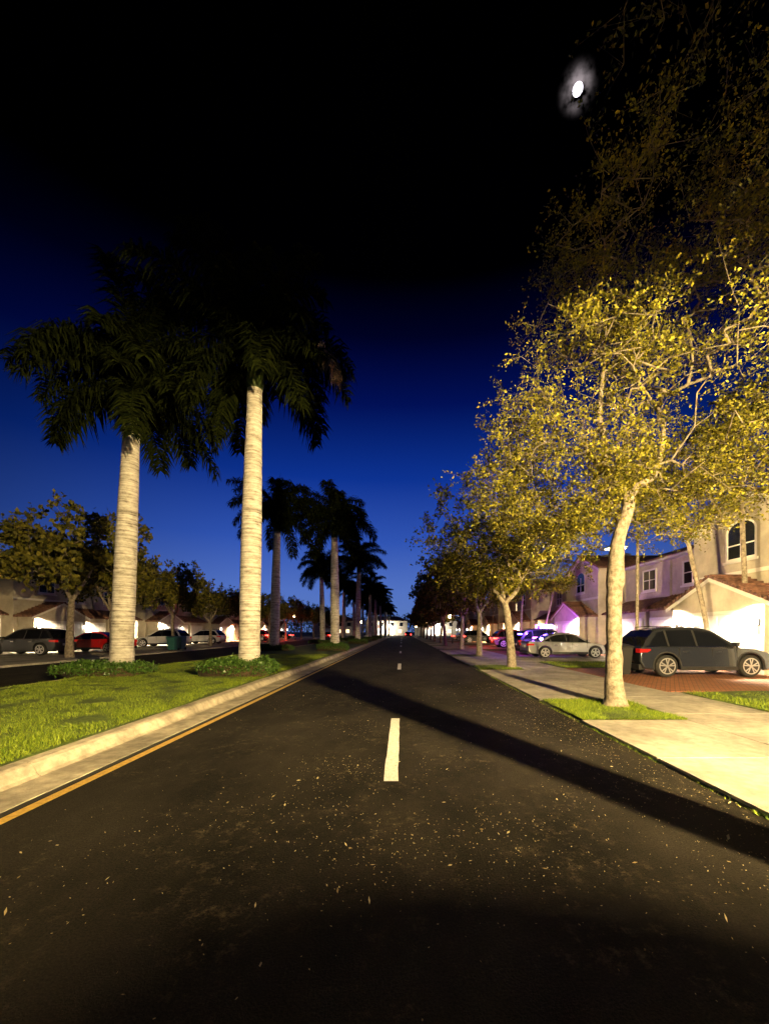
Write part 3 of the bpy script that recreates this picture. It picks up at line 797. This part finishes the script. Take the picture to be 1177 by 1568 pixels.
def car(name, kind, pm, loc, rot, lit=False, beacon=False):
    K = kind; L, W, R = K['L'], K['W'], K['R']; e = empty(name, loc, rot)
    zb = .24
    ol = list(K['top'])
    bottom = []
    for wx in reversed(K['wheels']):
        ar = R + .07
        a0 = math.asin((zb - R) / ar)
        n = 12
        for i_ in range(n + 1):
            a = a0 + (math.pi - 2 * a0) * i_ / n
            bottom.append((wx + ar * math.cos(a), R + ar * math.sin(a)))
    outline = ol + [(ol[-1][0] - .12, zb)] + bottom + [(.12, zb + .04)]
    mb = MB(); n = len(outline)
    def yw(x, z):
        return W - .07 * (z - .24)
    vs = [(x, yw(x, z), z) for x, z in outline] + [(x, -yw(x, z), z) for x, z in outline]
    fs = [tuple(range(n)), tuple(range(2*n-1, n-1, -1))] + [(i_, n + i_, n + (i_+1) % n, (i_+1) % n) for i_ in range(n)]
    mb.mesh(vs, fs, pm); body = mb.build('body', e)
    for v in body.data.vertices:
        t = max(0, (v.co.x - (L - .9)) / .9); t2 = max(0, (.5 - v.co.x) / .5)
        v.co.y *= 1 - .13 * t * t - .07 * t2 * t2
    bm = body.modifiers.new('b', 'BEVEL'); bm.width = .055; bm.segments = 4; bm.limit_method = 'ANGLE'; bm.angle_limit = math.radians(50)
    body.data.polygons.foreach_set('use_smooth', [True]*len(body.data.polygons))
    try:
        wnm = body.modifiers.new('w', 'WEIGHTED_NORMAL')
    except Exception: pass
    cab = K['cab']; cw = lambda z: W - .10 - .34 * (z - K['belt'])
    cb = MB(); n = len(cab)
    vs = [(x, cw(z), z) for x, z in cab] + [(x, -cw(z), z) for x, z in cab]
    cb.mesh(vs, [tuple(range(n)), tuple(range(2*n-1, n-1, -1))] + [(i_, n+i_, n+(i_+1) % n, (i_+1) % n) for i_ in range(n)], M['carglass'])
    cb.build('cabin_glass', e)
    rf = MB()
    rp = cab[2:-1]
    m = len(rp)
    vs = []
    for x, z in rp:
        y = cw(z)
        vs += [(x, -y - .012, z - .05), (x, -y + .02, z + .012), (x, -y*.5, z + .03), (x, y*.5, z + .03), (x, y - .02, z + .012), (x, y + .012, z - .05)]
    fs = []
    for i_ in range(m - 1):
        for j in range(5): fs.append((i_*6+j, (i_+1)*6+j, (i_+1)*6+j+1, i_*6+j+1))
    rf.mesh(vs, fs, pm); ro = rf.build('roof_skin', e, smooth=True)
    pl_ = MB()
    for sg in (1, -1):
        def strip(a, b_, wd, mt, off=.008):
            (x0, z0), (x1, z1) = a, b_
            dx, dz = x1 - x0, z1 - z0; l_ = math.hypot(dx, dz); nx, nz_ = -dz / l_ * wd, dx / l_ * wd
            q = [(x0, z0), (x1, z1), (x1 + nx, z1 + nz_), (x0 + nx, z0 + nz_)]
            pl_.poly([(x, sg * (cw(z) + off), z) for x, z in q], mt)
        strip(cab[-1], cab[-2], .09, pm); 
        for i_ in range(m - 1): strip(rp[i_], rp[i_+1], -.075, pm, .009)
        for bx in K['bp']:
            zt = np.interp(bx, [c[0] for c in cab], [c[1] for c in cab])
            strip((bx, K['belt'] - .03), (bx - .05, zt - .03), .07, M['blacktrim'], .006)
        strip(cab[1], cab[0], .16 if kind is SUV else .1, pm, .007); strip(cab[2], cab[1], .15 if kind is SUV else .08, pm, .0075)
        strip((cab[0][0]+.1, K['belt'] - .02), (cab[-1][0]-.12, K['belt'] - .035), .03, M['chrome'], .012)
    pl_.build('pillars', e)
    dt = MB()
    for sg in (1, -1):
        def sb(x0, x1, z0, z1, mt, pr=.004):
            ym = yw(0, (z0 + z1) / 2)
            y0, y1 = sorted([sg * (ym - .02), sg * (ym + pr)])
            dt.box(x0, x1, y0, y1, z0, z1, mt)
        w0, w1 = K['wheels']; ar = R + .07
        sb(w0 + ar + .02, w1 - ar - .02, .235, .36, M['blacktrim'], .012)
        for xs in (w0 + .42, (w0 + w1) / 2 + .12, w1 - .46): sb(xs, xs + .012, .38, K['belt'] - .04, M['blacktrim'], .004)
        for xs in (w0 + .52, (w0 + w1) / 2 + .22): sb(xs, xs + .2, K['belt'] - .2, K['belt'] - .165, M['chrome'], .03)
        for wx in K['wheels']:
            for i_ in range(14):
                a = -.25 + (math.pi + .5) * i_ / 14; a2 = -.25 + (math.pi + .5) * (i_ + 1) / 14
                q = [(wx + ar*math.cos(a), R + ar*math.sin(a)), (wx + (ar+.05)*math.cos(a), R + (ar+.05)*math.sin(a)),
                     (wx + (ar+.05)*math.cos(a2), R + (ar+.05)*math.sin(a2)), (wx + ar*math.cos(a2), R + ar*math.sin(a2))]
                dt.poly([(x, sg * (yw(x, z) + .008), z) for x, z in q], M['blacktrim'] if kind is SUV else pm)
        mx = cab[-1][0] - .28
        y0, y1 = sorted([sg * (W - .06), sg * (W + .13)]); dt.box(mx, mx + .12, y0, y1, K['belt'] + .0, K['belt'] + .13, pm)
        tl = M['redlit'] if lit else M['redlamp']
        y0, y1 = sorted([sg * (W - .32), sg * (W - .085)]); dt.box(-.012, .06, y0, y1, K['belt'] - .22, K['belt'] - .08, tl)
        y0, y1 = sorted([sg * (W - .10), sg * (W - .068)]); dt.box(.04, .36, y0, y1, K['belt'] - .20, K['belt'] - .09, tl)
        y0, y1 = sorted([sg * .5, sg * (W - .12)]); dt.box(L - .22, L - .03, y0, y1, .62, .73, M['headlamp'])
    dt.box(-.02, .03, -.26, .26, .60, .74, M['plate']); dt.box(L - .05, L + .008, -.45, .45, .40, .58, M['blacktrim'])
    dt.box(-.01, .2, -W+.14, W-.14, .25, .42, M['blacktrim'])
    if kind is SUV:
        for sg in (1, -1): dt.tube([(.7, sg*.60, 1.70), (1.2, sg*.60, 1.735), (2.2, sg*.60, 1.70)], [.018]*3, 6, M['chrome'])
    dt.build('trim_and_lamps', e)
    wh = MB()
    for wx in K['wheels']:
        for sg in (1, -1):
            yo = sg * (W - .02); yi = sg * (W - .25)
            wh.tube([(wx, yi, R), (wx, yi + sg*.03, R), (wx, yo - sg*.03, R), (wx, yo, R)], [R-.03, R, R, R-.03], 28, M['tire'])
            wh.tube([(wx, yo - sg*.05, R), (wx, yo + sg*.004, R)], [R*.70, R*.70], 28, M['blacktrim'])
            rn = 28; r0, r1 = R * .64, R * .74
            for i_ in range(rn):
                a, a2 = 2*math.pi*i_/rn, 2*math.pi*(i_+1)/rn
                wh.poly([(wx+r0*math.cos(a), yo+sg*.012, R+r0*math.sin(a)), (wx+r1*math.cos(a), yo+sg*.012, R+r1*math.sin(a)),
                         (wx+r1*math.cos(a2), yo+sg*.012, R+r1*math.sin(a2)), (wx+r0*math.cos(a2), yo+sg*.012, R+r0*math.sin(a2))], M['rim'])
            for s_ in range(5):
                for da in (-.13, .13):
                    a = 2 * math.pi * s_ / 5 + .3; c, s2 = math.cos(a + da*.4), math.sin(a + da*.4)
                    c3, s3 = math.cos(a + da*1.6), math.sin(a + da*1.6); pw_ = .02
                    q = [(.05*c - pw_*s2, .05*s2 + pw_*c), (.05*c + pw_*s2, .05*s2 - pw_*c), (r1*c3 + pw_*s3, r1*s3 - pw_*c3), (r1*c3 - pw_*s3, r1*s3 + pw_*c3)]
                    wh.poly([(wx + u, yo + sg*.016, R + v_) for u, v_ in q], M['rim'])
            wh.tube([(wx, yo, R), (wx, yo + sg*.02, R)], [.06, .05], 12, M['rim'])
    wh.build('wheels', e)
    if beacon:
        bb = MB(); zt = K['cab'][4][1] + .03
        for a, b_, mm_ in [(-.64, -.42, 'bluelit'), (-.40, -.22, 'violetlit'), (.22, .40, 'bluelit'), (.42, .64, 'violetlit')]:
            bb.box(1.6, 2.35, a, b_, zt + .03, zt + .30, M[mm_])
        bb.box(1.62, 2.32, -.215, .215, zt + .03, zt + .22, M['metal']); bb.box(1.58, 2.37, -.65, .65, zt, zt + .028, M['metal'])
        bb.box(.3, .34, -.5, .5, 1.30, 1.40, M['bluelit'])  # glowing strips added, and bar oversized, to widen the purple glow
        for sg in (1, -1):
            a, b_ = sorted([sg * (W - .05), sg * (W + .0)])
            bb.box(.9, 1.5, a, b_, K['belt'] + .02, K['belt'] + .13, M['violetlit']); bb.box(2.1, 2.7, a, b_, K['belt'] + .02, K['belt'] + .13, M['bluelit'])
        bb.build('light_bar', e)
    return e
grey = paint('grey', (.045, .05, .058), .6, rough=.22); silver = paint('silver', (.26, .26, .265), .6); white = paint('white', (.55, .55, .53), 0)
black = paint('black', (.005, .005, .006), 0, .15, .4); red = paint('red', (.45, .006, .006), 0, .5); dred = paint('maroon', (.16, .008, .01), 0, .6)
car('parked_suv', SUV, grey, (8.05, 14.1, .05), 0)
car('parked_sedan', SEDAN, silver, (7.25, 23.4, .05), 0)
car('police_car', SUV, black, (7.8, 27.0, .05), 0, beacon=True)
car('parked_suv', SUV, dred, (8.6, 37.5, .05), 0, lit=True)
car('parked_suv', SUV, black, (8.0, 52.5, .05), 0, lit=True)
car('parked_sedan', SEDAN, white, (8.4, 66, .05), 0, lit=True)
pi = math.pi
car('parked_suv', SUV, black, (-21.6, 25.2, .1), pi)
car('parked_sedan', SEDAN, red, (-19.9, 28.6, .1), pi, lit=False)
car('parked_suv', SUV, white, (-21.0, 38.2, .1), pi)
car('parked_suv', SUV, white, (-21.3, 46.6, .1), pi)
car('parked_suv', SUV, red, (-21.0, 62.0, .1), pi, lit=True)
car('parked_sedan', SEDAN, red, (-15.6, 80, .0), pi/2, lit=True)
car('parked_sedan', SEDAN, black, (-21.3, 76, .1), pi, lit=True)
car('parked_sedan', SEDAN, black, (1.6, 104, .0), pi/2, lit=True)
point('tail_light_glow', (-20.2, 62.0, .9), 700, (1, .06, .03))
point('tail_light_glow', (8.1, 37.5, .9), 100, (1, .05, .03))
point('beacon_spill', (8.6, 25.6, 2.0), 330, (.24, .08, 1), .1); point('beacon_spill', (10.9, 29.4, 1.3), 380, (.70, .10, 1), .1)  # added lamps, off the light bar, tint trunks and garage wall purple

def bin_(loc, mt):
    e = empty('wheelie_bin', loc)
    b = MB(); b.mesh([(-.24,-.28,.06),(.24,-.28,.06),(.24,.28,.06),(-.24,.28,.06),(-.30,-.36,1.0),(.30,-.36,1.0),(.30,.36,1.0),(-.30,.36,1.0)], [(0,3,2,1),(4,5,6,7),(0,1,5,4),(1,2,6,5),(2,3,7,6),(3,0,4,7)], mt)
    b.build('body', e)
    l = MB(); l.mesh([(-.33,-.40,1.002),(.33,-.40,1.002),(.33,.38,1.002),(-.33,.38,1.002),(-.30,-.36,1.06),(.30,-.36,1.06),(.28,.3,1.13),(-.28,.3,1.13)], [(0,3,2,1),(4,5,6,7),(0,1,5,4),(1,2,6,5),(2,3,7,6),(3,0,4,7)], mt)
    l.build('lid', e)
    w = MB()
    for s in (-1, 1): w.tube([(s*.22,.30,.11),(s*.28,.30,.11)], [.11,.11], 16, M['tire'])
    w.tube([(-.25,.42,.96),(.25,.42,.96)], [.02,.02], 8, M['blacktrim']); w.build('wheels', e)
bin_((-17.9, 30.6, .1), M['bin_teal']); bin_((-17.9, 31.6, .1), M['bin_teal'])
bin_((7.6, 13.75, .05), M['blacktrim'])  # bin shape used for an unidentified dark object beside the SUV

# ------------------------------------------------------------ street lamps (full cut-off heads; two get an added baffle that darkens the road)
def street_lamp(x, y, H, power, color, cut_r=.42, cut_h=.165, baffle=None, low_h=.28, soft=.045, globe=.03, px=.28, py=-.3):
    e = empty('street_lamp', (x, y, 0))
    p = MB(); p.tube([(px,py,0),(px,py,.5),(px,py,.52),(px,py,H+.3)], [.09,.08,.045,.035], 12, M['pole'])
    p.tube([(px,py,H+.27),(px*.4,py*.4,H+cut_h+.12),(0,0,H+cut_h+.03)], [.03,.03,.03], 8, M['pole']); p.build('post', e)
    h = MB(); h.tube([(0,0,H+cut_h),(0,0,H+cut_h+.02),(0,0,H+cut_h+.14)], [cut_r,cut_r,.08], 48, M['pole'])
    if baffle:
        n = 72; pts = []
        for i_ in range(n):
            az = 2 * math.pi * i_ / n
            r_ = baffle(math.degrees(az))
            pts.append((-math.sin(az) * r_, math.cos(az) * r_, H - low_h))
        h.poly(pts, M['pole']); h.poly([(a, b_, c - .01) for a, b_, c in pts][::-1], M['pole'])
        h.tube([(0,0,H-low_h),(0,0,H-.05)], [.008,.008], 6, M['pole'])
    h.build('lamp_head', e)
    g_ = MB()
    g_.tube([(0,0,H-globe),(0,0,H-globe*.7),(0,0,H),(0,0,H+globe*.7),(0,0,H+globe)], [globe*.1,globe*.7,globe,globe*.7,globe*.1], 16, M['bulb']); g_.build('bulb', e)
    if power:
        l = bpy.data.lights.new('lamp_light', 'POINT'); l.energy = power; l.color = color; l.shadow_soft_size = soft
        o = bpy.data.objects.new('lamp_light', l); col.objects.link(o); o.parent = e; o.location = (0, 0, H)
    return e
def baf(az):  # made-up road-side lobe keeps the foreground asphalt dark
    def ss(a, b_, x): t = max(0, min(1, (x - a) / (b_ - a))); return t*t*(3-2*t)
    return .155 + .26 * ss(8, 56, az) * (1 - ss(100, 140, az))
# added baffle keeps the second lamp's light off the near road (towards -Y / -X)
def baf2(az):
    return .46 if 75 < az < 255 else .14
GOLD = (1, .72, .32)
street_lamp(5.75, -3.0, 4.2, 62000, GOLD, .80, .27, baf, .165, .042)
street_lamp(7.02, 12.9, 4.2, 9500, GOLD, .36, .13, baf2, .11, .05, .045, 0, .12)
street_lamp(6.1, 50.0, 3.5, 16000, (1, .55, .22), .42, .25, None, .1, .1, .22)
street_lamp(-18.2, 66.0, 4.2, 16000, (1, .58, .26), .42, .25, None, .1, .1, .2)
street_lamp(5.6, 92.0, 3.6, 14000, (1, .56, .22), .42, .25, None, .1, .1, .34)
street_lamp(-3.9, 127.5, 3.4, 9000, (1, .6, .3), .42, .50, None, .1, .1, .46)
street_lamp(4.6, 128.5, 3.4, 9000, (1, .55, .25), .42, .50, None, .1, .1, .46)
street_lamp(-11.4, 110, 4.2, 9000, (1, .55, .25), .42, .45, None, .1, .1, .38)

# ------------------------------------------------------------ distant trees
dt_e = np.random.default_rng(9)
P = []
for (cx, cy, r_, h_) in [(x, 172 + 8 * math.sin(x), 7, 5.5) for x in range(-140, 150, 9)]:
    n = 900; u = nrm(dt_e.normal(size=(n, 3))) * dt_e.random((n, 1)) ** .4
    P.append(np.array([cx, cy, 5.0]) + u * np.array([r_, 5, h_ * dt_e.uniform(.7, 1.1)]))
P = np.concatenate(P); P[:, 2] = np.abs(P[:, 2]); n = len(P)
D = nrm(dt_e.normal(size=(n, 3))); l = dt_e.uniform(.5, 1.0, n)
v, f = leaf_quads(P, D, l, l * .35, dt_e)
o = bpy.data.objects.new('distant_trees', np_mesh('distant_trees', [(v, f, M['leaf_far'])])); col.objects.link(o)

# ------------------------------------------------------------ moon, night sky
md = Vector((269, 600, 833)).normalized()
bpy.ops.mesh.primitive_uv_sphere_add(segments=32, ring_count=16, radius=7, location=md * 1000)
moon = bpy.context.object; moon.name = 'moon'
moon.data.materials.append(mat('moon_surface', (.5, .5, .5), emit=(.95, .88, 1), estr=2.5))
W_ = bpy.data.worlds.new('World'); scene.world = W_; W_.use_nodes = True
N = W_.node_tree.nodes; L = W_.node_tree.links; bg = N['Background']
tc = N.new('ShaderNodeTexCoord'); nv = N.new('ShaderNodeVectorMath'); nv.operation = 'NORMALIZE'
L.new(tc.outputs['Generated'], nv.inputs[0])
sp = N.new('ShaderNodeSeparateXYZ'); L.new(nv.outputs[0], sp.inputs[0])
cr = N.new('ShaderNodeValToRGB'); e = cr.color_ramp.elements
stops = [(0, (.11,.20,.50)), (.10, (.085,.170,.54)), (.22, (.030,.090,.45)), (.36, (.004,.032,.28)), (.50, (.0006,.006,.105)), (.60, (.0002,.001,.022)), (.67, (0,0,.001))]
e[0].position = 0; e[0].color = (*stops[0][1], 1); e[1].position = .67; e[1].color = (0, 0, .0005, 1)
for p_, c_ in stops[1:-1]:
    x = e.new(p_); x.color = (*c_, 1)
L.new(sp.outputs['Z'], cr.inputs['Fac'])
# dusk glow concentrated down the street (+Y)
ml = N.new('ShaderNodeMapRange'); ml.inputs[1].default_value = .55; ml.inputs[2].default_value = .92; ml.inputs[3].default_value = .2; ml.inputs[4].default_value = 1
L.new(sp.outputs['Y'], ml.inputs[0])
sc_ = N.new('ShaderNodeVectorMath'); sc_.operation = 'SCALE'; L.new(cr.outputs['Color'], sc_.inputs[0]); L.new(ml.outputs[0], sc_.inputs['Scale'])
dp = N.new('ShaderNodeVectorMath'); dp.operation = 'DOT_PRODUCT'; L.new(nv.outputs[0], dp.inputs[0]); dp.inputs[1].default_value = md
mr = N.new('ShaderNodeMapRange'); mr.inputs[1].default_value = .9995; mr.inputs[2].default_value = 1; mr.inputs[3].default_value = 0; mr.inputs[4].default_value = 1
L.new(dp.outputs['Value'], mr.inputs[0])
pw = N.new('ShaderNodeMath'); pw.operation = 'POWER'; pw.inputs[1].default_value = 3.5; L.new(mr.outputs[0], pw.inputs[0])
nz = N.new('ShaderNodeTexNoise'); nz.inputs['Scale'].default_value = 60; nz.inputs['Detail'].default_value = 6; L.new(nv.outputs[0], nz.inputs['Vector'])
nm = N.new('ShaderNodeMapRange'); nm.inputs[1].default_value = .35; nm.inputs[2].default_value = .65; L.new(nz.outputs['Fac'], nm.inputs[0])
mm = N.new('ShaderNodeMath'); mm.operation = 'MULTIPLY'; L.new(pw.outputs[0], mm.inputs[0]); L.new(nm.outputs[0], mm.inputs[1])
vs_ = N.new('ShaderNodeVectorMath'); vs_.operation = 'SCALE'; vs_.inputs[0].default_value = (.45, .38, .40); L.new(mm.outputs[0], vs_.inputs['Scale'])
ad = N.new('ShaderNodeVectorMath'); ad.operation = 'ADD'; L.new(sc_.outputs[0], ad.inputs[0]); L.new(vs_.outputs[0], ad.inputs[1])
L.new(ad.outputs[0], bg.inputs['Color']); bg.inputs['Strength'].default_value = 1.0
sl = bpy.data.lights.new('moonlight', 'SUN'); sl.energy = .015; sl.color = (.8, .85, 1); sl.angle = math.radians(.5)
so = bpy.data.objects.new('moonlight', sl); col.objects.link(so); so.rotation_euler = (-md).to_track_quat('-Z', 'Y').to_euler()

# ------------------------------------------------------------ camera
cam = bpy.data.cameras.new('camera'); co = bpy.data.objects.new('camera', cam); col.objects.link(co)
co.location = (0, 0, 1.6); co.rotation_euler = (math.radians(90), 0, 0)
cam.sensor_fit = 'HORIZONTAL'; cam.sensor_width = 36; cam.lens = 36 * 600 / 1178
cam.shift_x = -27 / 1178; cam.shift_y = 183 / 1178
cam.clip_end = 3000; cam.clip_start = .05
scene.camera = co
